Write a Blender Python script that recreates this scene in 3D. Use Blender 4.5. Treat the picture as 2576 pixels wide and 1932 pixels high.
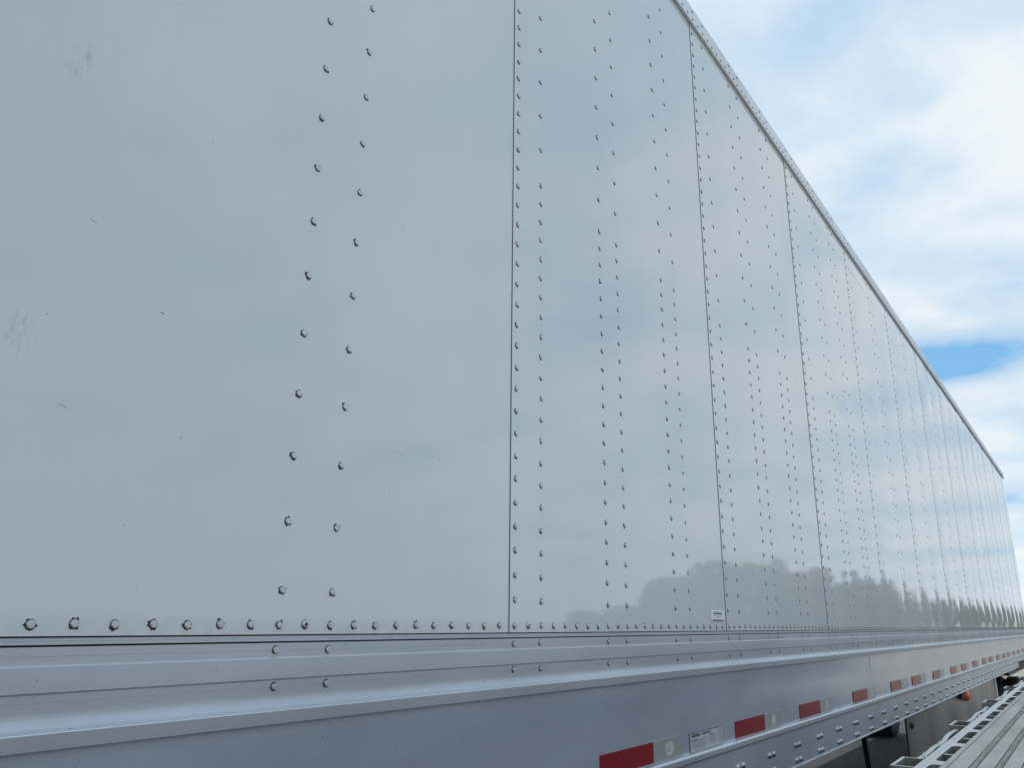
import bpy, math, random
from mathutils import Vector, Matrix, noise as mn

R = random.Random(7)
D = bpy.data
scn = bpy.context.scene
for o in list(D.objects):
    D.objects.remove(o)
col = scn.collection

# ------------------------------------------------------------------ camera
cam_d = D.cameras.new('camera')
cam = D.objects.new('camera', cam_d)
col.objects.link(cam)
CAM = Vector((-0.8359, -1.0023, 0.0065))          # z = 0 is the bottom rivet row of the van
cam.location = CAM
cam.rotation_euler = (math.radians(106.271), math.radians(-0.5005), math.radians(-55.152))
cam_d.sensor_fit = 'HORIZONTAL'
cam_d.sensor_width = 36
cam_d.lens = 2056.5 / 2576 * 36
cam_d.clip_start = 0.02
cam_d.clip_end = 6000
scn.camera = cam

# ------------------------------------------------------------------ sky and sun
SUN_EL, SUN_AZ = math.radians(71), math.radians(8)     # azimuth from +Y towards +X
world = D.worlds.new('World')
scn.world = world
world.use_nodes = True
wt = world.node_tree
wt.nodes.clear()
def wn(t, **k):
    n = wt.nodes.new(t)
    for a, b in k.items():
        setattr(n, a, b)
    return n
def wl(a, b):
    wt.links.new(a, b)
def wmath(op, a, b=None, c=None, clamp=False):
    n = wn('ShaderNodeMath', operation=op, use_clamp=clamp)
    for i, v in enumerate((a, b, c)):
        if v is None:
            continue
        if isinstance(v, (int, float)):
            n.inputs[i].default_value = v
        else:
            wl(v, n.inputs[i])
    return n.outputs[0]
def wramp(fac, stops):
    n = wn('ShaderNodeValToRGB')
    e = n.color_ramp.elements
    while len(e) < len(stops):
        e.new(0.5)
    for el, (p, c) in zip(e, stops):
        el.position = p
        el.color = (*c, 1) if len(c) == 3 else c
    wl(fac, n.inputs[0])
    return n.outputs[0]
tc = wn('ShaderNodeTexCoord')
sep = wn('ShaderNodeSeparateXYZ')
wl(tc.outputs['Generated'], sep.inputs[0])
zz = wmath('MAXIMUM', sep.outputs[2], 0.0)
den = wmath('ADD', zz, 0.15)
px = wmath('DIVIDE', sep.outputs[0], den)
py = wmath('DIVIDE', sep.outputs[1], den)
cmb = wn('ShaderNodeCombineXYZ')
wl(px, cmb.inputs[0]); wl(py, cmb.inputs[1])
mp = wn('ShaderNodeMapping')
mp.inputs['Scale'].default_value = (0.95, 0.95, 1)
mp.inputs['Location'].default_value = (3.1, 7.7, 0)
mp.inputs['Rotation'].default_value = (0, 0, math.radians(35))
wl(cmb.outputs[0], mp.inputs[0])
n1 = wn('ShaderNodeTexNoise'); n1.inputs['Scale'].default_value = 1.5
n1.inputs['Detail'].default_value = 7; n1.inputs['Roughness'].default_value = 0.52
n1.inputs['Distortion'].default_value = 0.25
wl(mp.outputs[0], n1.inputs['Vector'])
n2 = wn('ShaderNodeTexNoise'); n2.inputs['Scale'].default_value = 3.0
n2.inputs['Detail'].default_value = 8; n2.inputs['Roughness'].default_value = 0.5
wl(mp.outputs[0], n2.inputs['Vector'])
# a break in the cloud low over the far end of the van
gx = wmath('MULTIPLY', wmath('SUBTRACT', px, 2.26), 6.0)
gy = wmath('MULTIPLY', wmath('SUBTRACT', py, 0.24), 4.5)
g2 = wmath('ADD', wmath('MULTIPLY', gx, gx), wmath('MULTIPLY', gy, gy))
gap = wmath('EXPONENT', wmath('MULTIPLY', g2, -1.0))
cov = wmath('SUBTRACT', wmath('ADD', n1.outputs['Fac'], wmath('MULTIPLY', n2.outputs['Fac'], 0.25)), wmath('MULTIPLY', gap, 0.50))
cover = wramp(cov, [(0.22, (0.6,) * 3), (0.48, (0.9,) * 3), (0.66, (1.0,) * 3)])
thick = wmath('ADD', wmath('MULTIPLY', cov, 0.75), wmath('MULTIPLY', n2.outputs['Fac'], 0.62))
bright = wramp(thick, [(0.48, (0.15, 0.50, 0.86)), (0.60, (0.48, 0.66, 0.86)), (0.75, (0.62, 0.76, 0.88)), (0.92, (0.82, 0.88, 0.92))])
hz = wramp(sep.outputs[2], [(0.0, (1, 1, 1)), (0.05, (0.75, 0.75, 0.75)), (0.22, (0.0, 0.0, 0.0))])
mixc = wn('ShaderNodeMix', data_type='RGBA')
wl(wmath('MULTIPLY', hz, 0.7), mixc.inputs[0])
wl(bright, mixc.inputs[6])
mixc.inputs[7].default_value = (0.84, 0.93, 0.97, 1)
sky = wn('ShaderNodeTexSky', sky_type='NISHITA')
sky.sun_disc = False
sky.sun_elevation = SUN_EL
sky.sun_rotation = SUN_AZ
sky.air_density = 1.0
sky.dust_density = 1.2
bg1 = wn('ShaderNodeBackground'); bg1.inputs[1].default_value = 0.15
wl(sky.outputs[0], bg1.inputs[0])
bg2 = wn('ShaderNodeBackground'); bg2.inputs[1].default_value = 1.0
wl(mixc.outputs[2], bg2.inputs[0])
mixs = wn('ShaderNodeMixShader')
wl(cover, mixs.inputs[0]); wl(bg1.outputs[0], mixs.inputs[1]); wl(bg2.outputs[0], mixs.inputs[2])
wo = wn('ShaderNodeOutputWorld')
wl(mixs.outputs[0], wo.inputs[0])

sun_d = D.lights.new('sun', 'SUN')
sun_d.energy = 3.2
sun_d.angle = math.radians(0.6)
sun_d.color = (1.0, 0.95, 0.86)
sun = D.objects.new('sun', sun_d)
col.objects.link(sun)
to_sun = Vector((math.sin(SUN_AZ) * math.cos(SUN_EL), math.cos(SUN_AZ) * math.cos(SUN_EL), math.sin(SUN_EL)))
sun.rotation_euler = (-to_sun).to_track_quat('-Z', 'Y').to_euler()
sun.location = to_sun * 60

vs = scn.view_settings
vs.view_transform = 'Standard'
vs.look = 'None'
vs.gamma = 1
vs.use_curve_mapping = False
vs.exposure = 0.06
scn.cycles.max_bounces = 8
scn.cycles.use_denoising = True

# ------------------------------------------------------------------ materials
def mat(name, base=(0.5, 0.5, 0.5), rough=0.5, metal=0.0, spec=0.5):
    m = D.materials.new(name)
    m.use_nodes = True
    b = m.node_tree.nodes['Principled BSDF']
    b.inputs['Base Color'].default_value = (*base, 1)
    b.inputs['Roughness'].default_value = rough
    b.inputs['Metallic'].default_value = metal
    b.inputs['Specular IOR Level'].default_value = spec
    return m
class NT:
    def __init__(s, m):
        s.t = m.node_tree; s.b = s.t.nodes['Principled BSDF']
        s.geo = s.t.nodes.new('ShaderNodeNewGeometry')
    def pos(s, scale=(1, 1, 1), loc=(0, 0, 0)):
        n = s.t.nodes.new('ShaderNodeMapping')
        n.inputs['Scale'].default_value = scale
        n.inputs['Location'].default_value = loc
        s.t.links.new(s.geo.outputs['Position'], n.inputs[0])
        return n.outputs[0]
    def noise(s, vec, scale, detail=4, rough=0.5):
        n = s.t.nodes.new('ShaderNodeTexNoise')
        n.inputs['Scale'].default_value = scale
        n.inputs['Detail'].default_value = detail
        n.inputs['Roughness'].default_value = rough
        s.t.links.new(vec, n.inputs['Vector'])
        return n.outputs['Fac']
    def vor(s, vec, scale):
        n = s.t.nodes.new('ShaderNodeTexVoronoi')
        n.inputs['Scale'].default_value = scale
        s.t.links.new(vec, n.inputs['Vector'])
        return n.outputs['Distance'], n.outputs['Color']
    def ramp(s, fac, stops):
        n = s.t.nodes.new('ShaderNodeValToRGB')
        e = n.color_ramp.elements
        while len(e) < len(stops):
            e.new(0.5)
        for el, (p, c) in zip(e, stops):
            el.position = p
            el.color = (*c, 1) if isinstance(c, tuple) else (c, c, c, 1)
        s.t.links.new(fac, n.inputs[0])
        return n.outputs[0]
    def math(s, op, a, b=None):
        n = s.t.nodes.new('ShaderNodeMath'); n.operation = op
        for i, v in enumerate((a, b)):
            if v is None: continue
            if isinstance(v, (int, float)): n.inputs[i].default_value = v
            else: s.t.links.new(v, n.inputs[i])
        return n.outputs[0]
    def mix(s, fac, a, b):
        n = s.t.nodes.new('ShaderNodeMix'); n.data_type = 'RGBA'
        for i, v in ((0, fac), (6, a), (7, b)):
            if isinstance(v, tuple): n.inputs[i].default_value = (*v, 1)
            elif isinstance(v, (int, float)): n.inputs[i].default_value = v
            else: s.t.links.new(v, n.inputs[i])
        return n.outputs[2]
    def bump(s, h, strength=0.1, dist=0.001):
        n = s.t.nodes.new('ShaderNodeBump')
        n.inputs['Strength'].default_value = strength
        n.inputs['Distance'].default_value = dist
        s.t.links.new(h, n.inputs['Height'])
        s.t.links.new(n.outputs[0], s.b.inputs['Normal'])
    def set(s, sock, v):
        s.t.links.new(v, s.b.inputs[sock])
    def ell(s, cx, cz, rx, rz, rot=0.0):
        """1 inside an ellipse on the van side (x, z), fading to 0 at its rim"""
        n = s.t.nodes.new('ShaderNodeMapping'); n.vector_type = 'TEXTURE'
        n.inputs['Location'].default_value = (cx, 0, cz)
        n.inputs['Rotation'].default_value = (0, rot, 0)
        n.inputs['Scale'].default_value = (rx, 50, rz)
        s.t.links.new(s.geo.outputs['Position'], n.inputs[0])
        l = s.t.nodes.new('ShaderNodeVectorMath'); l.operation = 'LENGTH'
        s.t.links.new(n.outputs[0], l.inputs[0])
        return s.ramp(l.outputs['Value'], [(0.55, 1.0), (1.0, 0.0)])

# white van paint with grime, scuffs and specks
M_PAINT = mat('white_paint', (0.74, 0.76, 0.77), 0.09)
k = NT(M_PAINT)
k.b.inputs['IOR'].default_value = 1.58
cloudy = k.noise(k.pos((1.2, 1, 0.5)), 2.2, 3)
base = k.ramp(cloudy, [(0.3, (0.675, 0.725, 0.745)), (0.7, (0.715, 0.765, 0.785))])
streak = k.noise(k.pos((26, 1, 0.7)), 1.0, 6, 0.6)
base = k.mix(k.ramp(streak, [(0.50, 0.0), (0.75, 0.05)]), base, (0.50, 0.52, 0.52))
sx = k.t.nodes.new('ShaderNodeSeparateXYZ')
k.t.links.new(k.geo.outputs['Position'], sx.inputs[0])
lowz = k.math('MULTIPLY', k.ramp(k.math('ADD', sx.outputs[2], 0.02), [(0.0, 0.32), (0.03, 0.0)]), k.ramp(k.noise(k.pos((40, 1, 40)), 1.0, 5, 0.7), [(0.40, 0.0), (0.68, 1.0)]))
base = k.mix(lowz, base, (0.30, 0.30, 0.29))
dv, dc = k.vor(k.pos(), 21)
spk = k.math('MULTIPLY', k.ramp(dv, [(0.015, 1.0), (0.045, 0.0)]), k.ramp(dc, [(0.72, 0.0), (0.97, 0.8)]))
fine = k.noise(k.pos((60, 1, 22)), 1.6, 6, 0.7)
strk = k.noise(k.pos((150, 1, 9)), 1.0, 5, 0.65)
def scuff(cx, cz, rx, rz, rot, tex, lo, hi, amt):
    return k.math('MULTIPLY', k.math('MULTIPLY', k.ell(cx, cz, rx, rz, rot), k.ramp(tex, [(lo, 0.0), (hi, 1.0)])), amt)
marks = [scuff(-0.412, 0.712, 0.020, 0.045, 0.25, fine, 0.48, 0.68, 0.27),
         scuff(-0.395, 0.680, 0.014, 0.040, -0.2, strk, 0.55, 0.66, 0.24),
         scuff(-0.424, 0.340, 0.016, 0.032, 0.35, fine, 0.46, 0.66, 0.30),
         scuff(-0.412, 0.315, 0.012, 0.035, 0.0, strk, 0.52, 0.66, 0.27),
         scuff(-0.360, 0.504, 0.007, 0.0011, 0.25, fine, 0.1, 0.3, 0.45),
         scuff(0.221, 0.741, 0.012, 0.0010, 0.75, fine, 0.1, 0.4, 0.30),
         scuff(-0.248, 0.412, 0.0042, 0.0012, 0.3, fine, 0.0, 0.1, 0.95),
         scuff(-0.36, 0.255, 0.010, 0.0008, 0.2, fine, 0.0, 0.1, 0.5),
         scuff(0.24, 0.30, 0.016, 0.0008, 0.1, fine, 0.2, 0.5, 0.35)]
tot = spk
for q in marks:
    tot = k.math('MAXIMUM', tot, q)
k.set('Base Color', k.mix(tot, base, (0.10, 0.11, 0.11)))
k.set('Roughness', k.ramp(k.noise(k.pos((1, 1, 1)), 6.0, 4), [(0.3, 0.032), (0.75, 0.06)]))

def metal(name, c, r0, r1, stretch=(1.2, 60, 60), metallic=1.0, spots=True, bmp=0.02):
    m = mat(name, c, r0, metallic)
    q = NT(m)
    st = q.noise(q.pos(stretch), 3.0, 5, 0.6)
    bl = q.noise(q.pos((0.9, 3, 3)), 2.2, 4)
    q.set('Roughness', q.ramp(st, [(0.3, r0), (0.7, r1)]))
    cc = q.mix(q.ramp(bl, [(0.3, 0.0), (0.7, 1.0)]), tuple(x * 0.88 for x in c), tuple(min(1, x * 1.06) for x in c))
    if spots:
        d, cl = q.vor(q.pos(), 45)
        sp = q.math('MULTIPLY', q.ramp(d, [(0.03, 1.0), (0.09, 0.0)]), q.ramp(cl, [(0.55, 0.0), (0.95, 0.9)]))
        cc = q.mix(sp, cc, (0.08, 0.08, 0.08))
    q.set('Base Color', cc)
    q.bump(st, bmp, 0.0005)
    return m
M_RAIL = metal('extruded_aluminium', (0.46, 0.50, 0.56), 0.34, 0.44, metallic=0.75)
M_KICK = metal('sheet_aluminium', (0.54, 0.60, 0.69), 0.18, 0.24, (0.4, 8, 8), metallic=0.45, bmp=0.0)
M_FLANGE = metal('mill_finish_aluminium', (0.53, 0.57, 0.63), 0.30, 0.38, metallic=0.35, bmp=0.0)
M_RIVET = metal('rivet_aluminium', (0.52, 0.54, 0.55), 0.34, 0.46, (30, 30, 30), spots=False)
M_TOP = metal('top_rail_aluminium', (0.74, 0.77, 0.79), 0.36, 0.5, metallic=0.45)
M_SEALSHADE = mat('black_sealant_and_shade', (0.022, 0.024, 0.026), 0.55)
M_EDGE = mat('edge_highlight', (0.66, 0.70, 0.74), 0.4, 0.5)  # light caught by the rail edges, put into the colour
M_SEAM = mat('shaded_seam', (0.11, 0.115, 0.12), 0.6)
M_DARK = mat('dark_edge', (0.05, 0.052, 0.055), 0.7)
M_RED = mat('red_reflective_film', (0.27, 0.008, 0.018), 0.25, 0, 0.3)
M_WTAPE = mat('silver_reflective_film', (0.42, 0.46, 0.44), 0.3, 0.25)
M_MARK = mat('pale_print', (0.62, 0.66, 0.66), 0.35)
M_LABEL = mat('white_label', (0.56, 0.60, 0.60), 0.4)
M_INK = mat('black_print', (0.03, 0.035, 0.04), 0.5)
M_INK2 = mat('grey_print', (0.22, 0.24, 0.25), 0.5)
M_FILM = mat('clear_label_film', (0.82, 0.85, 0.87), 0.3)
M_AMBER = mat('amber_lens', (0.75, 0.16, 0.015), 0.25)
M_AMBER.node_tree.nodes['Principled BSDF'].inputs['Subsurface Weight'].default_value = 0.3
M_BLACK = mat('black_rubber', (0.018, 0.018, 0.02), 0.6)
M_STEEL = mat('dark_painted_steel', (0.035, 0.036, 0.04), 0.45)
M_FAIR = mat('grey_fairing_panel', (0.14, 0.135, 0.13), 0.3)
q = NT(M_FAIR)
q.set('Base Color', q.mix(q.ramp(q.noise(q.pos((1.1, 1, 0.25)), 1.3, 3, 0.5), [(0.35, 0.0), (0.66, 1.0)]), (0.06, 0.062, 0.068), (0.25, 0.24, 0.225)))
M_WHITE = mat('sunlit_white_edge', (0.75, 0.75, 0.73), 0.4)
M_INNER = mat('grey_plywood_liner', (0.25, 0.22, 0.18), 0.7)
# weathered aluminium of the flatbed
M_BED = mat('weathered_aluminium', (0.5, 0.5, 0.5), 0.45, 0.3)
q = NT(M_BED)
b1 = q.noise(q.pos((2.0, 9, 9)), 3.0, 6, 0.62)
b2 = q.noise(q.pos((14, 14, 14)), 5.0, 5, 0.7)
cc = q.ramp(b1, [(0.25, (0.40, 0.375, 0.345)), (0.5, (0.53, 0.51, 0.485)), (0.75, (0.60, 0.59, 0.57))])
cc = q.mix(q.ramp(q.noise(q.pos((1.2, 6, 6)), 1.6, 5, 0.6), [(0.40, 0.0), (0.66, 0.75)]), cc, (0.31, 0.275, 0.235))
cc = q.mix(q.ramp(b2, [(0.58, 0.0), (0.72, 0.6)]), cc, (0.17, 0.15, 0.12))
q.set('Base Color', cc)
q.set('Roughness', q.ramp(b2, [(0.3, 0.36), (0.7, 0.62)]))
q.bump(b2, 0.25, 0.001)
M_BEDDIRT = mat('dirt_in_the_grooves', (0.13, 0.115, 0.09), 0.85)
q = NT(M_BEDDIRT)
q.set('Base Color', q.mix(q.noise(q.pos((6, 30, 30)), 4, 5, 0.7), (0.07, 0.062, 0.05), (0.36, 0.33, 0.28)))
M_BEDRIB = mat('dusty_ribs', (0.3, 0.29, 0.26), 0.7)
q = NT(M_BEDRIB)
b1 = q.noise(q.pos((7, 40, 40)), 3.0, 6, 0.7)
q.set('Base Color', q.ramp(b1, [(0.35, (0.16, 0.145, 0.12)), (0.5, (0.32, 0.31, 0.28)), (0.62, (0.44, 0.44, 0.43))]))
M_CAST = mat('dark_aluminium', (0.2, 0.2, 0.19), 0.55, 0.1)
q = NT(M_CAST)
b1 = q.noise(q.pos((12, 12, 12)), 3.0, 6, 0.65)
q.set('Base Color', q.ramp(b1, [(0.3, (0.09, 0.095, 0.085)), (0.5, (0.15, 0.155, 0.145)), (0.7, (0.25, 0.25, 0.23))]))
q.bump(b1, 0.3, 0.001)
M_PALE = mat('pale_aluminium', (0.6, 0.6, 0.6), 0.42, 0.25)
q = NT(M_PALE)
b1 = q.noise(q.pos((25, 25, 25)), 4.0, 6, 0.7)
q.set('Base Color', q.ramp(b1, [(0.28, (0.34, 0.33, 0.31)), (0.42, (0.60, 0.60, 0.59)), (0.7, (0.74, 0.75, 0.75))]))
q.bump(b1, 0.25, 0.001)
M_GROUND = mat('gravel_yard', (0.2, 0.19, 0.18), 0.9)
q = NT(M_GROUND)
g1 = q.noise(q.pos((0.25, 0.5, 1)), 1.0, 6, 0.6)
g2 = q.noise(q.pos(), 28, 5, 0.75)
g3 = q.noise(q.pos((0.5, 3.5, 1)), 1.4, 5, 0.65)
gc = q.ramp(g1, [(0.3, (0.30, 0.28, 0.24)), (0.7, (0.47, 0.44, 0.37))])
gc = q.mix(q.ramp(g2, [(0.35, 0.75), (0.62, 0.0)]), gc, (0.10, 0.10, 0.10))
gc = q.mix(q.ramp(g3, [(0.40, 0.5), (0.6, 0.0)]), gc, (0.16, 0.15, 0.14))
q.set('Base Color', gc)
q.bump(g2, 0.8, 0.02)
M_LEAF = mat('leaves', (0.07, 0.1, 0.05), 0.6)
q = NT(M_LEAF)
q.set('Base Color', q.ramp(q.noise(q.pos(), 0.22, 4), [(0.3, (0.045, 0.065, 0.040)), (0.5, (0.065, 0.09, 0.05)), (0.72, (0.10, 0.12, 0.06))]))

# ------------------------------------------------------------------ helpers
def link(name, me, parent=None, loc=None):
    o = D.objects.new(name, me)
    col.objects.link(o)
    if parent is not None:
        o.parent = parent
    if loc is not None:
        o.location = loc
    return o
class MB:
    def __init__(s):
        s.v, s.f, s.m = [], [], []
    def quad(s, a, b, c, d, m=0):
        i = len(s.v); s.v += [a, b, c, d]; s.f.append((i, i + 1, i + 2, i + 3)); s.m.append(m)
    def box(s, x0, x1, y0, y1, z0, z1, m=0, bev=0.0):
        i = len(s.v)
        s.v += [(x, y, z) for x in (x0, x1) for y in (y0, y1) for z in (z0, z1)]
        for f in ((0, 1, 3, 2), (4, 6, 7, 5), (0, 4, 5, 1), (2, 3, 7, 6), (0, 2, 6, 4), (1, 5, 7, 3)):
            s.f.append(tuple(i + t for t in f)); s.m.append(m)
    def prism(s, poly, z0, z1, m=0):
        """vertical prism over an (x, y) polygon"""
        n = len(poly); i = len(s.v)
        s.v += [(x, y, z0) for x, y in poly] + [(x, y, z1) for x, y in poly]
        s.f.append(tuple(i + j for j in reversed(range(n)))); s.m.append(m)
        s.f.append(tuple(i + n + j for j in range(n))); s.m.append(m)
        for j in range(n):
            t = (j + 1) % n
            s.f.append((i + j, i + t, i + n + t, i + n + j)); s.m.append(m)
    def profile(s, pts, x0, x1, mats=None, nseg=1, closed=False):
        """extrude a (y, z) profile along x; runs top to bottom on the outside"""
        n = len(pts); i = len(s.v)
        for j in range(nseg + 1):
            x = x0 + (x1 - x0) * j / nseg
            s.v += [(x, y, z) for y, z in pts]
        cnt = n if closed else n - 1
        for j in range(nseg):
            for t in range(cnt):
                t2 = (t + 1) % n
                a = i + j * n + t; b = i + j * n + t2
                s.f.append((a, b, b + n, a + n)); s.m.append(mats[t] if mats else 0)
        if closed:
            s.f.append(tuple(i + t for t in reversed(range(n)))); s.m.append(0)
            s.f.append(tuple(i + nseg * n + t for t in range(n))); s.m.append(0)
    def lathe(s, c, axis, prof, seg=16, m=None):
        """revolve (radius, height) pairs about an axis through c"""
        a = Vector(axis).normalized()
        u = a.orthogonal().normalized(); w = a.cross(u)
        i = len(s.v); c = Vector(c)
        for r, h in prof:
            for j in range(seg):
                t = 2 * math.pi * j / seg
                s.v.append(tuple(c + a * h + (u * math.cos(t) + w * math.sin(t)) * r))
        for p in range(len(prof) - 1):
            for j in range(seg):
                t = (j + 1) % seg
                s.f.append((i + p * seg + j, i + p * seg + t, i + (p + 1) * seg + t, i + (p + 1) * seg + j))
                s.m.append(m[p] if m else 0)
    def mesh(s, name, mats, smooth=False):
        me = D.meshes.new(name)
        me.from_pydata(s.v, [], s.f)
        for mm in mats:
            me.materials.append(mm)
        me.polygons.foreach_set('material_index', s.m)
        if smooth:
            me.polygons.foreach_set('use_smooth', [True] * len(s.f))
        me.update()
        return me
    def build(s, name, mats, parent=None, loc=None, smooth=False):
        if not isinstance(mats, (list, tuple)):
            mats = [mats]
        return link(name, s.mesh(name, mats, smooth), parent, loc)
def thing(name, label, cat, loc=(0, 0, 0)):
    o = D.objects.new(name, None)
    col.objects.link(o)
    o.location = loc
    o.empty_display_size = 0.2
    o['label'] = label
    o['category'] = cat
    return o

GZ = -1.70                                        # ground level
# ------------------------------------------------------------------ ground
def ground_mesh():
    b = MB()
    lift = 0.0
    xs = [-3000, -300, -60, -20, -8] + [-6 + 1.0 * i for i in range(0, 60)] + [60, 80, 120, 200, 400, 900, 3000]
    ys = [-3000, -600, -200, -80, -40, -20, -12] + [-10 + 1.0 * i for i in range(0, 20)] + [12, 20, 40, 100, 300, 900, 3000]
    for x in xs:
        for y in ys:
            h = 0.0
            if -8 < x < 60 and -12 < y < 12:
                h = 0.03 * mn.noise(Vector((x * 0.35, y * 0.6, 0))) - 0.01
            b.v.append((x, y, GZ + h))
    n = len(ys)
    for i in range(len(xs) - 1):
        for j in range(n - 1):
            b.f.append((i * n + j, (i + 1) * n + j, (i + 1) * n + j + 1, i * n + j + 1)); b.m.append(0)
    return b
g = ground_mesh().build('ground', M_GROUND, smooth=True)
g['kind'] = 'structure'
M_ASPH = mat('worn_asphalt', (0.06, 0.06, 0.06), 0.85)
q = NT(M_ASPH)
a1 = q.noise(q.pos((1, 1, 1)), 55, 5, 0.7)
a2 = q.noise(q.pos((1, 2.0, 1)), 2.6, 7, 0.72)
ac = q.ramp(a1, [(0.32, (0.018, 0.018, 0.020)), (0.5, (0.030, 0.031, 0.034)), (0.68, (0.09, 0.09, 0.092))])
q.set('Base Color', q.mix(q.ramp(a2, [(0.48, 0.0), (0.64, 0.4)]), ac, (0.09, 0.09, 0.095)))
q.bump(a1, 0.9, 0.02)
b = MB()
gx_ = [-60 + 2.0 * i for i in range(42)]
gy_ = [-30, -20, -12] + [-10 + 0.5 * i for i in range(40)] + [11, 16, 30]
for x in gx_:
    for y in gy_:
        e = 0.9 * mn.noise(Vector((y * 0.5, 3.3, 0))) if x == gx_[-1] else 0
        b.v.append((x + e, y, GZ + 0.028 + (0.012 * mn.noise(Vector((x * 0.4, y * 0.7, 5))) if abs(y) < 12 else 0)))
for i in range(len(gx_) - 1):
    for j in range(len(gy_) - 1):
        n = len(gy_)
        b.f.append((i * n + j, (i + 1) * n + j, (i + 1) * n + j + 1, i * n + j + 1)); b.m.append(0)
pv = b.build('pavement', M_ASPH, smooth=True)
pv['kind'] = 'structure'

# ------------------------------------------------------------------ wood behind the photographer (seen mirrored in the van side)
def woodland():
    b = MB()
    rr = random.Random(11)
    x = 90.0
    while x < 760:
        step = rr.uniform(1.8, 3.6) * (1.0 if x < 250 else 1.7)
        y0 = -46 + rr.uniform(-2.5, 2.5) - (0 if rr.random() < 0.6 else 5)
        top = rr.choice((0.78, 0.88, 0.96, 1.0, 1.06, 1.18)) * 11.0 * rr.uniform(0.93, 1.07) * min(1.0, 0.25 + (x - 90) / 48)
        conical = rr.random() < 0.3
        n = 420 if x < 250 else 120
        rad = rr.uniform(2.2, 4.0)
        b.lathe((x, y0, GZ), (0, 0, 1), [(0.22, 0), (0.12, top * 0.7), (0.02, top * 0.95)], 5, [1, 1])
        for _ in range(n):
            t = rr.random() ** 0.8
            z = GZ + 0.6 + t * (top - 0.6)
            w = rad * ((1.05 - t) if conical else math.sqrt(max(0.02, 1 - (2 * t - 0.9) ** 2 / 1.5)))
            a = rr.uniform(0, 6.283); r_ = w * math.sqrt(rr.random())
            c = Vector((x + math.cos(a) * r_, y0 + math.sin(a) * r_, z))
            s = rr.uniform(0.22, 0.62)
            u = Vector((rr.gauss(0, 1), rr.gauss(0, 1), rr.gauss(0, 1))).normalized()
            w_ = u.orthogonal().normalized()
            b.quad(tuple(c - u * s), tuple(c - w_ * s * 0.8), tuple(c + u * s), tuple(c + w_ * s * 0.7))
        x += step
    return b
wd = woodland().build('woodland', [M_LEAF, mat('bark', (0.08, 0.065, 0.05), 0.9)])
wd['kind'] = 'stuff'

# ------------------------------------------------------------------ van trailer
U = 0.0508                                         # two inches: the rivet pitch
N0, N1 = -60, 285                                   # extent of the body in rivet pitches
X0, X1 = N0 * U - 0.018, 14.55
ZT = 2.36                                           # top of the side panels
van = thing('van_trailer', 'long white van trailer with rows of rivets and red and white reflective tape', 'trailer', (0, 0, GZ))
VZ = -GZ
def P(x, y, z):
    return (x, y, z + VZ)                           # world to van-local
seams = [n for n in range(-60, 290, 24)]           # -60, -36, -12, 12, 36 ...
posts = []
for sn in seams:
    if 12 <= sn < 84:
        posts += [sn, sn + 8, sn + 16]
    else:
        posts += [sn, sn + 12]
posts = [n for n in posts if n * U < X1]
edges = [n * U for n in posts] + [X1]
amp = []
for i, n in enumerate(posts):
    if n < 12: a = 0.0006
    elif n < 84: a = 0.0007 * R.uniform(0.5, 1.3)
    else: a = (0.0036 if n < 108 else 0.0046) * R.uniform(0.55, 1.3)
    amp.append(a)
def sstep(a, b, x):
    t = max(0.0, min(1.0, (x - a) / (b - a)))
    return t * t * (3 - 2 * t)
def bulge(x, z):
    d = 0.0
    for i in range(len(posts)):
        a, b_ = edges[i], edges[i + 1]
        if a <= x < b_:
            t = (x - a) / (b_ - a)
            # flat strip over the post, crowned skin between posts
            v = 4 * t * (1 - t)
            vz = 0.75 + 0.5 * mn.noise(Vector((i * 3.1, z * 1.3, 0.5)))
            d = amp[i] * v * vz
            d += amp[i] * 0.3 * mn.noise(Vector((x * 3.0, z * 1.1, 4.0))) * min(1, v * 2)
            break
    if 3.7 < x < 5.1:                               # long shallow crease near the top
        d += 0.0016 * math.exp(-((z - 2.214 + 0.012 * (x - 4.4)) / 0.012) ** 2) * sstep(3.7, 4.1, x) * sstep(5.1, 4.8, x)
    return d * sstep(0.0, 0.09, z) * sstep(ZT, ZT - 0.15, z)
panels = []
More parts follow.
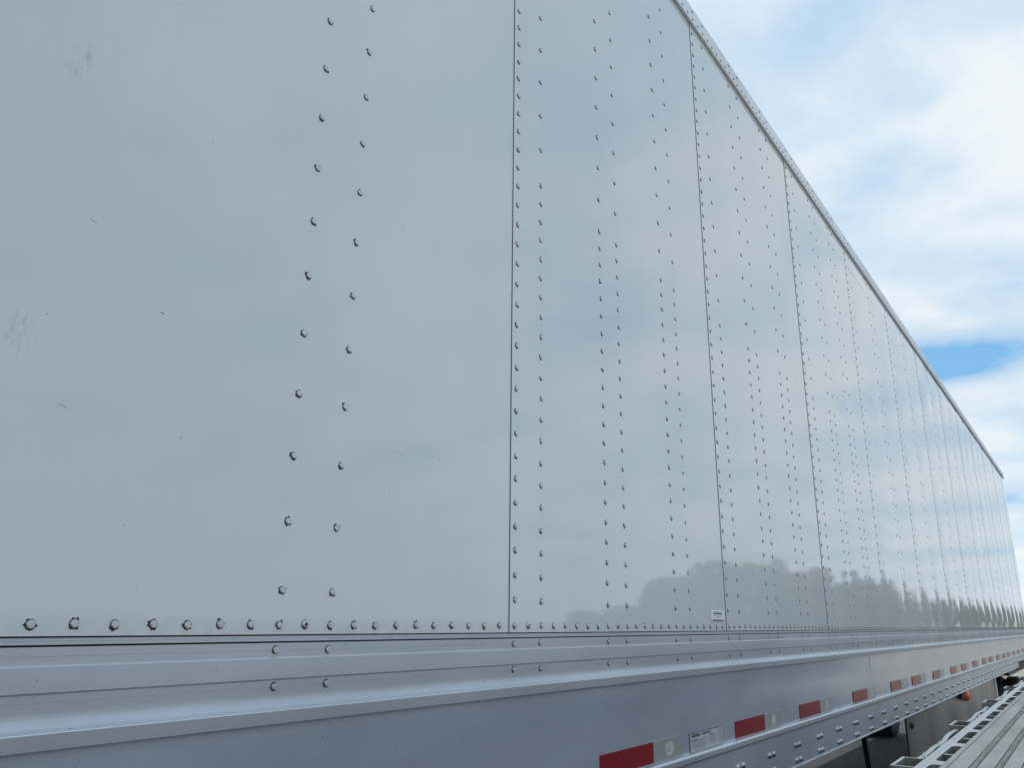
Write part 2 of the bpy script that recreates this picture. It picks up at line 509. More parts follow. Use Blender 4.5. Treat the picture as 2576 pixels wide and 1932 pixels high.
for i, sn in enumerate(seams):
    xa = sn * U - 0.018                             # the panel edge lies just left of its rivet column
    xb = min(sn * U + 24 * U + 0.03, X1)            # runs under the next panel
    if xa >= X1 - 0.05:
        continue
    b = MB()
    xs = [xa]
    stops = sorted([e for e in edges if xa < e < xb] + [xb])
    for s_ in stops:
        a = xs[-1]
        kx = max(2, int((s_ - a) / 0.035))
        xs += [a + (s_ - a) * (j + 1) / kx for j in range(kx)]
    zs = [-0.0135, 0.0] + [0.05 * j for j in range(1, 8)] + [0.35 + (ZT - 0.35) * j / 26 for j in range(1, 27)]
    zs = sorted(zs + ([2.18, 2.192, 2.200, 2.207, 2.214, 2.221, 2.228, 2.236, 2.248] if sn in (60, 84) else []))
    nz = len(zs)
    xo = xa
    for x in xs:
        lap = (-0.0022 if sn < 84 else -0.0009) * max(0.0, 1 - (x - xa) / 0.9)     # left edge rides on its neighbour
        for z in zs:
            b.v.append((x - xo, lap - bulge(x, z), z))
    for a in range(len(xs) - 1):
        for c in range(nz - 1):
            b.f.append((a * nz + c, (a + 1) * nz + c, (a + 1) * nz + c + 1, a * nz + c + 1)); b.m.append(0)
    nf = len(b.f)
    # returns: dark left and bottom edges, gap shade put into their colour, give thickness
    for c in range(nz - 1):
        p0, p1 = b.v[c], b.v[c + 1]
        b.quad(p0, p1, (p1[0] + 0.0002, p1[1] + 0.0022, p1[2]), (p0[0] + 0.0002, p0[1] + 0.0022, p0[2]), 2 if sn < 84 else 0)
    for a in range(len(xs) - 1):
        p0, p1 = b.v[a * nz], b.v[(a + 1) * nz]
        b.quad(p1, p0, (p0[0], 0.0030, p0[2]), (p1[0], 0.0030, p1[2]), 1)
    # bead of black sealant in the lap corner, lap shade put in with it
    bw = 0.0005
    if sn < 36: b.quad((-bw, -0.0003, -0.013), (-bw, -0.0003, ZT), (0.0, -0.0010, ZT), (0.0, -0.0010, -0.013), 1)
    me = b.mesh('side_panel', [M_PAINT, M_SEALSHADE, M_SEAM])
    me.polygons.foreach_set('use_smooth', [j < nf for j in range(len(b.f))])
    o = link('side_panel', me, van, P(xo, 0, 0))
    panels.append((xa, min(sn * U + 24 * U - 0.018, X1), o))

# bottom rail: stepped extrusion under the panels
b = MB()
prof = [(0.004, 0.012), (0.0026, -0.013), (0.0034, -0.0152), (0.0022, -0.0157), (0.0022, -0.0190), (0.0012, -0.0194), (0.0012, -0.0232), (0.007, -0.0234), (0.007, -0.0252),
        (0.0, -0.0256), (0.0, -0.0357), (0.0006, -0.0359), (0.0006, -0.0363), (0.0, -0.0365), (0.0, -0.0455), (-0.0034, -0.0475),
        (-0.0036, -0.0752), (-0.0008, -0.0757), (0.0012, -0.0762), (0.0012, -0.0768), (0.0, -0.0772), (0.0, -0.0861), (0.0006, -0.0863), (0.0006, -0.0867), (0.0, -0.0869)]
for j in range(1, 10):                              # concave flare
    t = j / 9
    prof.append((-0.0072 * t ** 5, -0.0869 - 0.0300 * t))
prof += [(-0.0082, -0.1174), (-0.0088, -0.1186), (-0.0088, -0.1360), (-0.0080, -0.1370), (0.0015, -0.1373), (0.0015, -0.142), (0.006, -0.142)]
mats = [0] * (len(prof) - 1)
for j in range(len(prof) - 1):
    if prof[j] == (0.0, -0.0455) or prof[j] == (-0.0082, -0.1174) or prof[j] == (0.0006, -0.0363) or prof[j] == (0.0006, -0.0867): mats[j] = 2
mats[0] = 1; mats[1] = 1; mats[6] = 1; mats[7] = 1; mats[8] = 1  # upper groove's dark colour puts in the shadow gap below the panels
b.profile(prof, X0, X1, mats, 30)
b.build('bottom_rail', [M_RAIL, M_DARK, M_EDGE], van, P(0, 0, 0))
# kick panel sheets below the rail
joints = [X0, 3.745, 5.86, 8.3, 10.7, 13.1, X1]
for j in range(len(joints) - 1):
    xa, xb = joints[j] + 0.0004, joints[j + 1] - 0.0004
    b = MB()
    nx = max(6, int((xb - xa) / 0.2)); nzz = 6
    tilt = (0.0, 0.0022, 0.0012, 0.0020, 0.0006, 0.0016)[j]
    for a in range(nx + 1):
        x = xa + (xb - xa) * a / nx
        for c in range(nzz + 1):
            z = -0.1376 - 0.2036 * c / nzz
            yy = -0.0015 + 0.0009 * mn.noise(Vector((x * 1.7 + j * 9, z * 4, 2.0))) + tilt * (c / nzz - 0.5)
            b.v.append((x, yy, z))
    for a in range(nx):
        for c in range(nzz):
            i0 = a * (nzz + 1) + c
            b.f.append((i0, i0 + 1, i0 + nzz + 2, i0 + nzz + 1)); b.m.append(0)
    b.build('kick_panel', M_KICK, van, P(0, 0, 0), smooth=True)
# base rail: half-round moulding and bolted flange
b = MB()
prof = [(0.004, -0.3385), (-0.0095, -0.3388), (-0.0165, -0.3398), (-0.0192, -0.3425), (-0.0200, -0.345), (-0.0200, -0.3565), (-0.0190, -0.3592), (-0.0140, -0.3605),
        (-0.0126, -0.3612), (-0.0126, -0.3622), (-0.0140, -0.3630), (-0.0140, -0.4790), (-0.0150, -0.4810), (-0.0182, -0.4822), (-0.0182, -0.4848), (0.004, -0.4850), (0.10, -0.4850), (0.10, -0.470)]
b.profile(prof, X0, 11.92, [0, 0, 1, 0] + [0] * 8 + [1, 0] + [0] * 3, 24)
b.build('base_rail', [M_FLANGE, M_EDGE], van, P(0, 0, 0))
b = MB()
prof2 = [p for p in prof if p[1] > -0.37] + [(-0.0140, -0.415), (-0.0182, -0.417), (-0.0182, -0.4195), (0.10, -0.4200)]
b.profile(prof2, 11.921, X1, None, 6)
b.build('rear_base_rail', M_FLANGE, van, P(0, 0, 0))

# top rail
b = MB()
tp = [(0.004, 2.332), (-0.006, 2.3245), (-0.0125, 2.3240), (-0.0140, 2.3262), (-0.0140, 2.3345), (-0.0105, 2.3362), (-0.0105, 2.406), (-0.0090, 2.4110), (-0.003, 2.4138), (0.03, 2.4142), (0.03, 2.35)]
b.profile(tp, X0, X1 + 0.35 * 0 + 0.012, None, 20, closed=True)
b.build('top_rail', M_TOP, van, P(0, 0, 0))
# the rest of the body: far side, roof, nose and rear, floor with crossmembers
W = 2.58
b = MB(); b.box(X0 - 0.02, X1, W - 0.03, W, -0.48, 2.40); b.build('far_side_wall', M_PAINT, van, P(0, 0, 0))
b = MB(); b.box(X0, X1, 0.031, W - 0.031, 2.395, 2.4085); b.build('roof_sheet', M_PAINT, van, P(0, 0, 0))
b = MB(); b.box(X0 - 0.03, X0 - 0.001, 0.0, W - 0.031, -0.48, 2.39); b.build('nose_wall', M_PAINT, van, P(0, 0, 0))
b = MB()
b.box(X1 - 0.03, X1 + 0.004, 0.010, 0.10, -0.41, 2.32); b.box(X1 - 0.03, X1 + 0.004, W - 0.13, W - 0.031, -0.41, 2.32)
b.box(X1 - 0.03, X1 + 0.004, 0.101, W - 0.131, 2.2, 2.32); b.box(X1 - 0.03, X1 + 0.004, 0.101, W - 0.131, -0.45, -0.33)
b.build('rear_frame', M_RAIL, van, P(0, 0, 0))
for s_ in (0, 1):
    b = MB(); b.box(X1 - 0.02, X1 - 0.004, 0.102 + 1.182 * s_, 1.278 + 1.165 * s_, -0.328, 2.198); b.build('rear_door', M_PAINT, van, P(0, 0, 0))
b = MB(); b.box(X0, X1 - 0.04, 0.11, W - 0.04, -0.40, -0.37); b.build('floor', M_INNER, van, P(0, 0, 0))
x = X0 + 0.15
cm = MB(); cm.box(0, 0.05, 0.105, W - 0.05, -0.479, -0.402)
cme = cm.mesh('crossmember', [M_STEEL])
while x < X1 - 0.2:
    link('crossmember', cme, van, P(x, 0, 0))
    x += 0.295
# running gear at the far end
for yy in (0.11, W - 0.22):
    b = MB(); b.box(11.95, X1, yy, yy + 0.11, -0.60, -0.50); b.build('slider_beam', M_STEEL, van, P(0, 0, 0))
b = MB(); b.box(12.55, X1 - 0.03, 0.05, 0.075, -0.545, -0.425); b.build('mud_guard', M_BLACK, van, P(0, 0, 0))
tw = MB(); tw.lathe((0, 0, 0), (0, 1, 0), [(0.30, 0.02), (0.46, 0.0), (0.50, 0.04), (0.50, 0.22), (0.46, 0.26), (0.30, 0.24)], 28)
twm = tw.mesh('tyre', [M_BLACK], True)
rw = MB(); rw.lathe((0, 0, 0), (0, 1, 0), [(0.0, 0.06), (0.12, 0.05), (0.13, 0.09), (0.27, 0.10), (0.30, 0.03), (0.30, 0.23)], 24)
rwm = rw.mesh('rim', [M_CAST], True)
for ax in (14.04,):
    for yy in (0.09, 0.36, W - 0.62, W - 0.35):
        w_ = thing('wheel', '', '', P(ax, yy, GZ + 0.5)); w_.parent = van
        del w_['label']; del w_['category']
        link('tyre', twm, w_); link('rim', rwm, w_)
    b = MB(); b.lathe((ax, 0.3, GZ + 0.5), (0, 1, 0), [(0.06, 0), (0.06, W - 0.6)], 12); b.build('axle', M_STEEL, van, P(0, 0, 0))
# landing legs and fairing brace under the floor
b = MB()
p0, p1 = Vector((3.69, 0.05, -0.49)), Vector((3.98, 0.10, -0.75))
d = (p1 - p0).normalized(); s_ = Vector((0, 1, 0)); t_ = d.cross(s_)
pts = [p0, p1, Vector((4.25, 0.3, -0.90)), Vector((4.6, 0.6, -0.96))]
for a in range(3):
    q0, q1 = pts[a], pts[a + 1]
    for sx, sy in ((1, 0), (0, 1), (-1, 0), (0, -1)):
        sx2, sy2 = -sy, sx
        def off(q_, u_, v_):
            return tuple(q_ + t_ * 0.016 * u_ + s_ * 0.008 * v_)
    w8 = 0.020
    ring = lambda q_: [tuple(q_ + t_ * w8 * u_ + s_ * w8 * 0.6 * v_) for u_, v_ in ((1, 1), (-1, 1), (-1, -1), (1, -1))]
    r0, r1 = ring(q0), ring(q1)
    for c in range(4):
        e = (c + 1) % 4
        b.quad(r0[c], r0[e], r1[e], r1[c])
b.build('fairing_brace', M_STEEL, van, P(0, 0, 0))
for yy in (0.45, W - 0.6):
    b = MB(); b.box(0.2, 0.35, yy, yy + 0.15, -1.2, -0.48); b.box(0.22, 0.33, yy + 0.02, yy + 0.13, -1.62, -1.2); b.box(0.12, 0.43, yy - 0.06, yy + 0.21, GZ + 0.02, -1.62)
    b.build('landing_leg', M_STEEL, van, P(0, 0, 0))
# side fairing between landing gear and wheels
fx0, fx1 = 4.56, 9.27
b = MB(); nx = 24
for a in range(nx + 1):
    x = fx0 + (fx1 - fx0) * a / nx
    for z in (-0.4855, -0.7, -0.95, -1.25):
        b.v.append((x, 0.020 + 0.004 * mn.noise(Vector((x * 1.1, z * 2, 9))), z))
for a in range(nx):
    for c in range(3):
        i0 = a * 4 + c
        b.f.append((i0, i0 + 1, i0 + 5, i0 + 4)); b.m.append(0)
fair = b.build('side_fairing', M_FAIR, van, P(0, 0, 0), smooth=True)
b = MB(); b.box(fx0 - 0.004, fx0 - 0.0005, 0.012, 0.022, -1.25, -0.4865); b.build('fairing_edge', M_DARK, van, P(0, 0, 0))
b = MB(); b.box(fx1 + 0.001, fx1 + 0.045, 0.006, 0.03, -1.25, -0.4865); b.build('fairing_edge', M_WHITE, van, P(0, 0, 0))  # white strip puts sunlight on the fairing's end edge into the colour
b = MB(); b.lathe((4.72, 0.018, -0.553), (0, -1, 0), [(0.020, 0), (0.020, 0.004), (0.012, 0.005), (0.012, 0.012), (0, 0.013)], 12)
b.build('fairing_bolt', M_DARK, van, P(0, 0, 0))
# amber side marker lamp on its bracket
b = MB(); b.box(6.66, 6.86, -0.012, 0.018, -0.530, -0.4862); b.build('lamp_bracket', M_BLACK, van, P(0, 0, 0))
b = MB(); b.lathe((6.90, 0.014, -0.522), (0, -1, 0), [(0.040, 0), (0.040, 0.02), (0.036, 0.036), (0.026, 0.046), (0.0, 0.050)], 20)
b.build('marker_lamp', M_AMBER, van, P(0, 0, 0), smooth=True)

# reflective tape
for x in (0.958, 1.826, 2.510, 3.340, 4.184, 4.800, 5.555, 6.337, 6.915, 7.632, 8.334, 8.898, 9.580, 10.236, 10.80, 11.48, 12.2, 12.9, 13.6):
    j = max(i for i in range(len(joints)) if joints[i] <= x)
    yf = -0.0040
    zt = -0.2853 + R.uniform(-0.0012, 0.0012); zb = zt - 0.0495
    b = MB(); b.box(x, x + 0.2785, yf, yf + 0.0022, zb, zt); b.build('red_tape', M_RED, van, P(0, 0, 0))
    b = MB(); b.box(x + 0.2786, x + 0.455, yf, yf + 0.0022, zb + 0.0005, zt + 0.0003)
    wtp = b.build('white_tape', M_WTAPE, van, P(0, 0, 0))
    if x < 5:
        for cx, m_, par in ((x + 0.375, M_MARK, wtp),):
            b = MB()
            rim = []
            for a in range(22):
                t = 2 * math.pi * a / 22
                rr_ = 1 + R.uniform(-0.13, 0.06)
                rim.append((cx + 0.028 * rr_ * math.cos(t), (zt + zb) / 2 + 0.0185 * rr_ * math.sin(t)))
            i0 = len(b.v)
            b.v += [(px_, yf - 0.0002, pz_) for px_, pz_ in rim]
            b.f.append(tuple(range(i0, i0 + 22))); b.m.append(0)
            for _ in range(16):                     # print broken up by silver flecks
                a_ = R.uniform(0, 6.28); r_ = math.sqrt(R.random()) * 0.85
                ex, ez = cx + 0.028 * r_ * math.cos(a_), (zt + zb) / 2 + 0.0185 * r_ * math.sin(a_)
                w2 = R.uniform(0.0012, 0.004); h2 = R.uniform(0.0006, 0.0018)
                b.quad((ex - w2, yf - 0.0003, ez - h2), (ex + w2, yf - 0.0003, ez - h2 * R.uniform(0, 2)), (ex + w2, yf - 0.0003, ez + h2), (ex - w2, yf - 0.0003, ez + h2), 1)
            b.build('certification_mark', [m_, M_WTAPE], par)

# data plate on the kick panel: black heading block and rows of small print
def rows(b, x0, x1, z, h, y, m, rr, gap=0.0025, wmin=0.004, wmax=0.016):
    x = x0
    while x < x1 - 0.003:
        w = min(rr.uniform(wmin, wmax), x1 - x)
        b.quad((x, y, z - h), (x + w, y, z - h), (x + w, y, z), (x, y, z), m)
        x += w + gap
rr = random.Random(3)
b = MB()
y = -0.0036
lx0, lx1, lz0, lz1 = 1.473, 1.717, -0.3375, -0.2903
b.box(lx0, lx1, y, y + 0.0022, lz0, lz1, 0)
b.box(lx0 - 0.0016, lx1 + 0.0016, y + 0.0004, y + 0.0020, lz0 - 0.0014, lz1 + 0.0014, 1)
ys_ = y - 0.0002
b.quad((lx0 + 0.010, ys_, lz1 - 0.0098), (lx0 + 0.068, ys_, lz1 - 0.0098), (lx0 + 0.068, ys_, lz1 - 0.0024), (lx0 + 0.010, ys_, lz1 - 0.0024), 1)
rows(b, lx0 + 0.016, lx0 + 0.062, lz1 - 0.0048, 0.0026, ys_ - 0.0001, 2, rr, 0.0015, 0.003, 0.007)
rows(b, lx0 + 0.082, lx0 + 0.150, lz1 - 0.0028, 0.0052, ys_, 1, rr, 0.003, 0.003, 0.014)
rows(b, lx0 + 0.008, lx0 + 0.050, lz1 - 0.0170, 0.0026, ys_, 1, rr, 0.0012, 0.006, 0.014)
rows(b, lx0 + 0.052, lx0 + 0.118, lz1 - 0.0172, 0.0014, ys_, 2, rr)
for r_ in range(8):
    rows(b, lx0 + 0.008 + 0.004 * (r_ % 2), lx0 + 0.118 - 0.012 * (r_ % 3), lz1 - 0.0215 - 0.0029 * r_, 0.0011, ys_, 2, rr)
rows(b, lx0 + 0.142, lx0 + 0.168, lz1 - 0.0112, 0.0026, ys_, 1, rr, 0.001, 0.006, 0.012)
for r_ in range(7):
    rows(b, lx0 + 0.140, lx0 + 0.192, lz1 - 0.0165 - 0.0034 * r_, 0.0012, ys_, 2, rr)
for r_ in range(8):
    rows(b, lx0 + 0.212 - 0.003 * (r_ % 2), lx0 + 0.238, lz1 - 0.0050 - 0.0048 * r_, 0.0020, ys_, 2, rr, 0.003, 0.003, 0.008)
b.build('data_plate', [M_LABEL, M_INK, M_INK2], van, P(0, 0, 0))
# small clear sticker low on the second near panel
b = MB()
sx0, sx1, sz0, sz1 = 1.683, 1.795, 0.0145, 0.0485
y = -0.0022
b.box(sx0, sx1, y, y + 0.0012, sz0, sz1, 0)
ys_ = y - 0.0002
wd_ = sx1 - sx0
b.quad((sx0 + 0.006, ys_, sz0 + 0.0016), (sx1 - 0.004, ys_, sz0 + 0.0016), (sx1 - 0.004, ys_, sz0 + 0.0056), (sx0 + 0.006, ys_, sz0 + 0.0056), 1)
for z_, h_, a_, e_, m_ in ((0.0128, 0.0014, 0.34, 0.70, 2), (0.0165, 0.0014, 0.14, 0.86, 2), (0.0198, 0.0014, 0.12, 0.88, 2), (0.0265, 0.0044, 0.15, 0.82, 1), (0.0300, 0.0017, 0.2, 0.74, 2)):
    rows(b, sx0 + wd_ * a_, sx0 + wd_ * e_, sz0 + z_, h_, ys_, m_, rr, 0.0016, 0.005, 0.013)
b.build('warning_sticker', [M_FILM, M_INK, M_INK2], panels[3][2] if False else van, P(0, 0, 0))

# ------------------------------------------------------------------ rivets
rot_c = cam.rotation_euler.to_matrix()
vd = rot_c @ Vector((0, 0, -1))
def to_px(p):
    q_ = (Vector(p) - CAM) @ rot_c
    if q_.z > -0.05:
        return None
    return 1288 + 2056.5 * q_.x / -q_.z, 966 - 2056.5 * q_.y / -q_.z, 2056.5 / -q_.z
def rivet_mesh(name, seed, splat=True, r=0.0054, h=0.0030, seg=14):
    rr = random.Random(seed)
    b = MB()
    # sealant squeezed out in teeth round the head; its black also gives contact shade
    if splat:
        sg = 36
        ext = [1.10 + 0.06 * rr.random() + 0.10 * max(0, -math.sin(2 * math.pi * j / sg)) for j in range(sg)]
        for _ in range(rr.randint(3, 7)):
            c_ = rr.randrange(sg); hgt = rr.uniform(0.16, 0.55)
            for dj, w in ((0, 1.0), (1, rr.uniform(0.3, 1.0)), (-1, rr.uniform(0.1, 0.6))):
                j = (c_ + dj) % sg
                ext[j] = max(ext[j], 1.14 + hgt * w)
        i = len(b.v)
        for j in range(sg):
            t = 2 * math.pi * j / sg
            b.v.append((r * ext[j] * math.cos(t), -0.0002, r * ext[j] * math.sin(t)))
        for j in range(sg):
            t = 2 * math.pi * j / sg
            b.v.append((r * 1.01 * math.cos(t), -0.0010, r * 1.01 * math.sin(t)))
        for j in range(sg):
            t = (j + 1) % sg
            b.f.append((i + j, i + t, i + sg + t, i + sg + j)); b.m.append(1)
    else:
        b.lathe((0, 0, 0), (0, -1, 0), [(r * 1.22, 0.0001), (r * 1.02, 0.0008)], seg, [1])  # contact shade round rail rivets put in as a black ring, no sealant
    b.lathe((0, 0, 0), (0, -1, 0), [(r, 0.0), (r * 0.99, h * 0.35), (r * 0.92, h * 0.75), (r * 0.80, h)], seg, [0, 0, 0])
    n = len(b.v)
    b.v.append((0, -h * 1.04, 0))
    for j in range(seg):
        b.f.append((n - seg + j, n - seg + (j + 1) % seg, n)); b.m.append(0)
    return b
def fix_mesh(b, name, mats, smooth=False):
    return b.mesh(name, mats, smooth)
VAR = [rivet_mesh('rivet', s_).mesh('rivet', [M_RIVET, M_SEALSHADE]) for s_ in range(10)]
RAILR = [rivet_mesh('rivet', 50, False).mesh('rivet', [M_RIVET, M_SEALSHADE])]
pb = MB()
pb.lathe((0, 0, 0), (0, -1, 0), [(0.0076, 0.0001), (0.0069, 0.0010), (0.0054, 0.0022), (0.0042, 0.0029), (0.0028, 0.0029), (0.0025, 0.0022), (0.0023, 0.0010)], 18, [1, 0, 0, 0, 0, 1])
n_ = len(pb.v); pb.v.append((0, -0.0010, 0))
for j in range(18):
    pb.f.append((n_ - 18 + j, n_ - 18 + (j + 1) % 18, n_)); pb.m.append(1)
POP = pb.mesh('pop_rivet', [M_RIVET, M_SEALSHADE])
allr = []                                           # (size in the picture, kind, x, y, z)
def add(kind, x, y, z):
    p_ = to_px((x, y, z))
    size = 0.0
    if p_ and -40 < p_[0] < 2616 and -40 < p_[1] < 1972:
        dv_ = (Vector((x, y, z)) - CAM); 
        size = p_[2] * math.sqrt(abs(dv_.y) / dv_.length)
    elif x < -0.6:
        return
    allr.append((size, kind, x, y, z))
lapy = lambda x, xa: (-0.0022 if xa < 84 * U - 0.1 else -0.0009) * max(0.0, 1 - (x - xa) / 0.9)
nmax = int((X1 - 0.03) / U)
def panel_y(n):
    x = n * U
    for xa, xb, o in panels:
        if xa <= x < xb:
            return lapy(x, xa)
    return 0.0
jit = lambda s_: R.uniform(-s_, s_)
pops = {n + 1 for n in posts}
for n in range(-58, nmax):
    add('pop_rivet' if n in pops else 'rivet', n * U + jit(0.0008), panel_y(n), jit(0.0007))
for sn in seams:
    if sn < 12 or sn > nmax: continue
    for m in range(1, 46):
        add('rivet', sn * U + jit(0.0006), panel_y(sn), m * U + jit(0.0008))
for pn in posts:
    if pn < 0 or pn + 2 > nmax: continue
    cols = [pn + 2] if pn in seams else [pn, pn + 2]
    dense = 12 <= pn < 84
    for c_ in cols:
        off = 0.0
        if dense:
            zs_ = list(range(1, 22)) + list(range(23, 46, 2))
        else:
            zs_ = list(range(1, 46, 2))
            if c_ == pn: off = 0.0
        for m in zs_:
            add('rivet', c_ * U + jit(0.0009), panel_y(c_) - 0.0001, m * U + off + jit(0.0010))
    for c_ in (pn, pn + 2):
        add('rail_rivet', c_ * U + jit(0.0015), 0.0, -0.0361 + jit(0.0012))
        add('rail_rivet', c_ * U + jit(0.0015), 0.0, -0.0865 + jit(0.0012))
        add('top_rivet', c_ * U, -0.0105, 2.388)
for n in range(12, nmax):
    add('top_rivet', n * U, -0.0105, 2.351 + jit(0.0006))
allr.sort(key=lambda t: -t[0])
allr = [t for t in allr if t[0] > 0 or t[2] > 14]
near = [t for t in allr if t[0] > 0][:300]
far = allr[300:]
rail_o = [o for o in van.children if o.name.startswith('bottom_rail')][0]
for i, (sz, kind, x, y, z) in enumerate(near):
    if kind == 'pop_rivet':
        me, nm = POP, 'pop_rivet'
    elif kind == 'rivet':
        me, nm = VAR[i % len(VAR)], 'rivet'
    else:
        me, nm = RAILR[0], 'rivet'
    par = rail_o if kind == 'rail_rivet' else None
    if par is None:
        par = van
        for xa, xb, o in panels:
            if xa <= x < xb: par = o
    loc = Vector((x, y, z))
    o = link(nm, me, par, loc - Vector((par.location.x, 0, 0)) if par is not van else Vector(P(x, y, z)))
    o.rotation_euler = (0, R.uniform(-0.5, 0.5) if kind != 'pop_rivet' else 0, 0)
b = MB()
for sz, kind, x, y, z in far:
    r_ = 0.0054
    dark_ring = (1.35 if x < 3.2 else 1.2) if kind in ('rivet', 'pop_rivet') else 1.12
    i = len(b.v); sg = 8
    ph = R.uniform(0, 0.7)
    for rad, yy in ((r_ * dark_ring, -0.0002), (r_, -0.0008), (r_ * 0.95, -0.0024), (r_ * 0.7, -0.0031)):
        for j in range(sg):
            t = 2 * math.pi * j / sg + ph
            e = rad * (1 + (R.uniform(-0.15, 0.3) if rad > r_ * 1.2 else 0))
            b.v.append((x + e * math.cos(t), y + yy, z + e * math.sin(t)))
    for p_ in range(3):
        for j in range(sg):
            t = (j + 1) % sg
            b.f.append((i + p_ * sg + j, i + p_ * sg + t, i + (p_ + 1) * sg + t, i + (p_ + 1) * sg + j)); b.m.append((1 if x < 3.2 else 2) if p_ == 0 else 0)
    b.f.append(tuple(i + 3 * sg + j for j in range(sg))); b.m.append(0)
o = b.build('far_rivet_rows', [M_RIVET, M_SEALSHADE, M_SEAM], van, P(0, 0, 0))
o['kind'] = 'stuff'

# dome-head bolts in the flange of the base rail
bb = MB()
bb.lathe((0, 0, 0), (0, -1, 0), [(0.0102, 0.0), (0.0099, 0.003), (0.0082, 0.0060), (0.0050, 0.0080), (0.0, 0.0088)], 14)
bme = bb.mesh('bolt', [M_RIVET], True)
base_o = [o for o in van.children if o.name.startswith('base_rail')][0]
x = 2.112 - 0.2945
k_ = 0
while x < 11.9:
    for dx in (-0.0225, 0.0225):
        for z in (-0.4135, -0.4635):
            o = link('bolt', bme, base_o, (x + dx + jit(0.001), -0.0140, z + jit(0.0012)))
    x += 0.2945

# ------------------------------------------------------------------ flatbed trailer beside it
u = Vector((0.99997802, 0.00322818, 0.00579178)).normalized()
yl = Vector((-u.y, u.x, 0)).normalized()
zn = u.cross(yl)
H = 0.216
bed = thing('flatbed_trailer', 'bare aluminium flatbed trailer with stake pockets along its edge beside the white van', 'trailer')
bm = Matrix((u, yl, zn)).transposed().to_4x4()
bm.translation = CAM - zn * H
# put the empty at the base of the flatbed (ground) and keep deck coordinates for its parts
base = bm @ Vector((0.45, -1.0, 0))
base.z = GZ
bm2 = bm.copy(); bm2.translation = base
bed.matrix_world = bm2
shift = bm2.inverted() @ (bm @ Vector((0, 0, 0)))
S0, S1 = 0.45, 7.0
def bpart(b, name, mats, parent=None, smooth=False):
    if parent is None:
        return b.build(name, mats, bed, shift, smooth)
    return b.build(name, mats, parent, None, smooth)
# deck planks: extruded boards with a raised ribbed joint
pitch = 0.0335
yy = 0.2365
first = True
def pale_flats(me):  # flat faces take the paler metal, sides keep the darker one
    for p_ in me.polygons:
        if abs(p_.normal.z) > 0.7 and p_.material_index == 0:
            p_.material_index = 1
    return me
def plank(y1, width, nrib, frac=0.635):
    b = MB()
    pts = [(y1, -0.045)]
    mats = [0]
    yy = y1
    pts.append((y1, 0.0)); mats.append(0)
    if nrib == 1:                                   # narrow groove inside the deck edge
        for dy, dz, m in ((0.0085, 0.0, 1), (0.0088, -0.0016, 1), (0.0098, -0.0016, 1), (0.0101, 0.0, 0)):
            pts.append((y1 - dy, dz)); mats.append(m)
    for r_ in range(nrib):
        a = y1 - width * (r_ + frac) / nrib
        for dy, dz, m in ((0.0, 0.0, 1), (0.0006, -0.0014, 1), (0.0018, -0.0014, 2), (0.0026, 0.0005, 2), (0.0056, 0.0005, 2), (0.0062, -0.0006, 2), (0.0074, -0.0006, 2), (0.0080, 0.0004, 2), (0.0094, 0.0004, 1), (0.0100, -0.0014, 1), (0.0110, -0.0014, 0), (0.0116, 0.0, 0)):
            pts.append((a - dy, dz)); mats.append(m)
    pts.append((y1 - width, 0.0)); mats.append(0)
    pts.append((y1 - width, -0.045))
    b.profile(pts, S0, S1, mats, 1)
    return b
bpart(plank(0.2365, 0.0470, 1, 0.755), 'edge_plank', [M_BED, M_BEDDIRT, M_BEDRIB])
ycur = 0.2365 - 0.0470 - 0.0003
pw = 0.1335
pm = None
while ycur > -2.1:
    pl = plank(ycur, pw, 4)
    bpart(pl, 'deck_plank', [M_BED, M_BEDDIRT, M_BEDRIB])
    ycur -= pw + 0.0004
# thin groove line beside the deck edge
# bull rail strip
b = MB()
b.profile([(0.2700, -0.060), (0.2700, -0.0012), (0.2690, 0.0), (0.2557, 0.0), (0.2545, -0.0012), (0.2545, -0.060)], S0, S1, None, 1, closed=True)
pale_flats(bpart(b, 'side_rail', [M_CAST, M_PALE]).data)
# edge beam of the deck under the webs
b = MB(); b.box(S0, S1, 0.2366, 0.2376, -0.16, -0.0006); bpart(b, 'deck_edge', M_BED)
# stake pockets, spools, webs
npk = 0
s_ = 1.47 - 0.62
pk = MB()
L, y0_, y1_, wl_ = 0.100, 0.2702, 0.3030, 0.0055
for a in ((0, L, y1_ - wl_, y1_), (0, wl_, y0_, y1_ - wl_), (L - wl_, L, y0_, y1_ - wl_)):
    pk.box(a[0], a[1], a[2], a[3], -0.095, 0.0)
pkm = pale_flats(pk.mesh('stake_pocket', [M_CAST, M_PALE]))
sp = MB()
sp.lathe((0, 0.2702, -0.018), (0, 1, 0), [(0.024, 0), (0.017, 0.003), (0.0125, 0.007), (0.0125, 0.010), (0.016, 0.013), (0.020, 0.0150)], 14)
spm = sp.mesh('spool', [M_PALE], True)
pos_p = []
while s_ < S1 - 0.2:
    link('stake_pocket', pkm, bed, shift + Vector((s_, 0, 0)))
    pos_p.append(s_)
    for dlt in ((0.19, 0.36) if len(pos_p) < 4 else (0.36,)):
        link('spool', spm, bed, shift + Vector((s_ + dlt, 0, -0.004)))
    s_ += 0.62
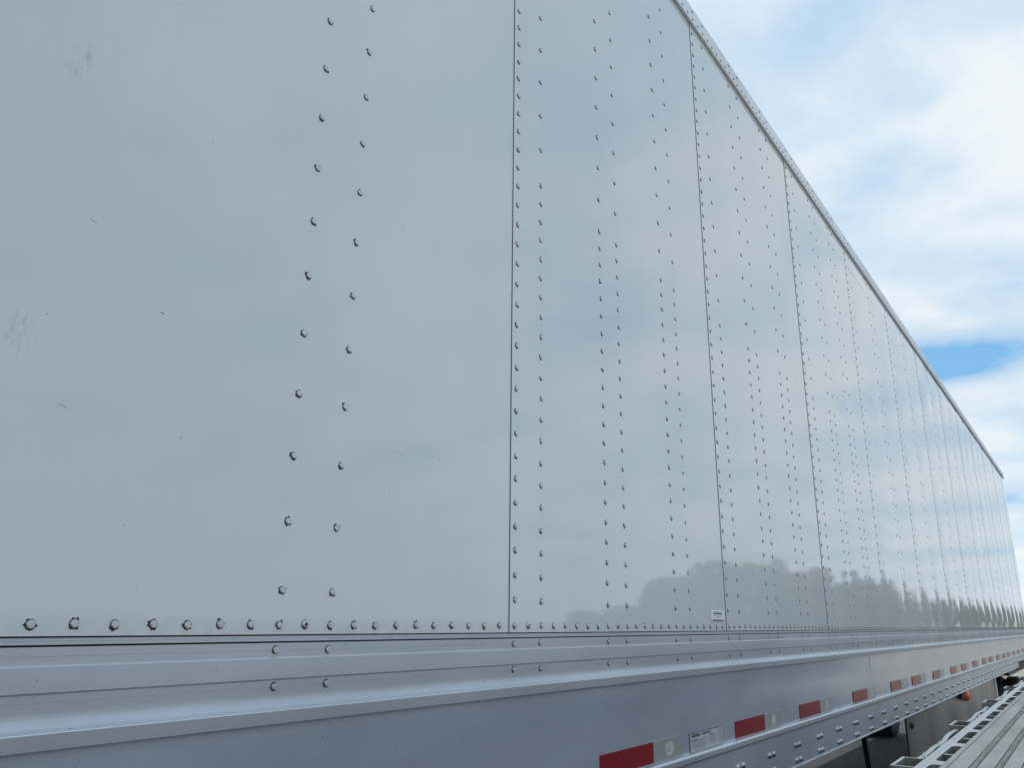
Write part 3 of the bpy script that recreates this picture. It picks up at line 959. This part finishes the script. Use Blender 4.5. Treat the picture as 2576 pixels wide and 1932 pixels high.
# rub rail: flat bar bent in and out between the pockets
for i in range(len(pos_p) - 1):
    a, e = pos_p[i] + L + 0.0005, pos_p[i + 1] - 0.0005
    b = MB(); N = 14
    r1 = random.Random(100 + i)
    k1, k2, k3 = r1.uniform(0.2, 1), r1.uniform(-1, 1), r1.uniform(-1, 1)
    for j in range(N + 1):
        t = j / N
        s2 = a + (e - a) * t
        w = math.sin(math.pi * t)
        yo = 0.2935 - 0.0030 * w * k1 + 0.0030 * math.sin(2 * math.pi * t) * k2 + 0.0014 * math.sin(5.2 * math.pi * t + k3)
        zo = -0.0085 + 0.0022 * math.sin(3 * math.pi * t + k2) * k3 + 0.0010 * math.sin(9 * t + k1 * 5)
        b.v += [(s2, yo, zo), (s2, yo - 0.0085, zo - 0.0004), (s2, yo - 0.0080, zo - 0.075), (s2, yo, zo - 0.075)]
    for j in range(N):
        for c in range(4):
            q_ = j * 4
            c2 = (c + 1) % 4
            b.f.append((q_ + c, q_ + 4 + c, q_ + 4 + c2, q_ + c2)); b.m.append(0)
    b.f.append((0, 1, 2, 3)); b.m.append(0)
    b.f.append((N * 4 + 3, N * 4 + 2, N * 4 + 1, N * 4)); b.m.append(0)
    pale_flats(bpart(b, 'rub_rail', [M_CAST, M_PALE]).data)
wb = MB()
poly = [(-0.023, 0.2377), (-0.0205, 0.2420), (-0.020, 0.2470), (-0.024, 0.2515), (-0.034, 0.2544), (0.034, 0.2544), (0.024, 0.2515), (0.020, 0.2470), (0.0205, 0.2420), (0.023, 0.2377)]
wb.prism([(x_, y_) for x_, y_ in reversed(poly)], -0.030, -0.0010)
wbm = pale_flats(wb.mesh('web_plate', [M_CAST, M_PALE]))
tb = MB(); tb.box(-0.0045, 0.0045, 0.2377, 0.2544, -0.032, -0.0030)
tbm = pale_flats(tb.mesh('tie_bar', [M_CAST, M_PALE]))
s_ = 1.785 - 0.2395 * 5
while s_ < S1 - 0.1:
    link('web_plate', wbm, bed, shift + Vector((s_, 0, 0)))
    link('tie_bar', tbm, bed, shift + Vector((s_ + 0.1195, 0, 0)))
    s_ += 0.2395
# frame below
for y_ in (-0.55, -1.45):
    b = MB(); b.box(S0 + 0.1, S1 - 0.1, y_, y_ + 0.14, -0.36, -0.10); bpart(b, 'main_beam', M_BED)
cb = MB(); cb.box(0, 0.06, -2.1, 0.235, -0.115, -0.047)
cbm = cb.mesh('crossmember', [M_CAST])
s_ = S0 + 0.1
while s_ < S1:
    link('crossmember', cbm, bed, shift + Vector((s_, 0, 0)))
    s_ += 0.40
for ax in (1.1, 2.35):
    for y_ in (0.2 - 0.28, 0.2 - 0.56, -1.75, -2.03):
        w_ = thing('wheel', '', '', shift + Vector((ax, y_, GZ + H + 0.52 - 0.06))); w_.parent = bed
        del w_['label']; del w_['category']
        link('tyre', twm, w_); link('rim', rwm, w_)
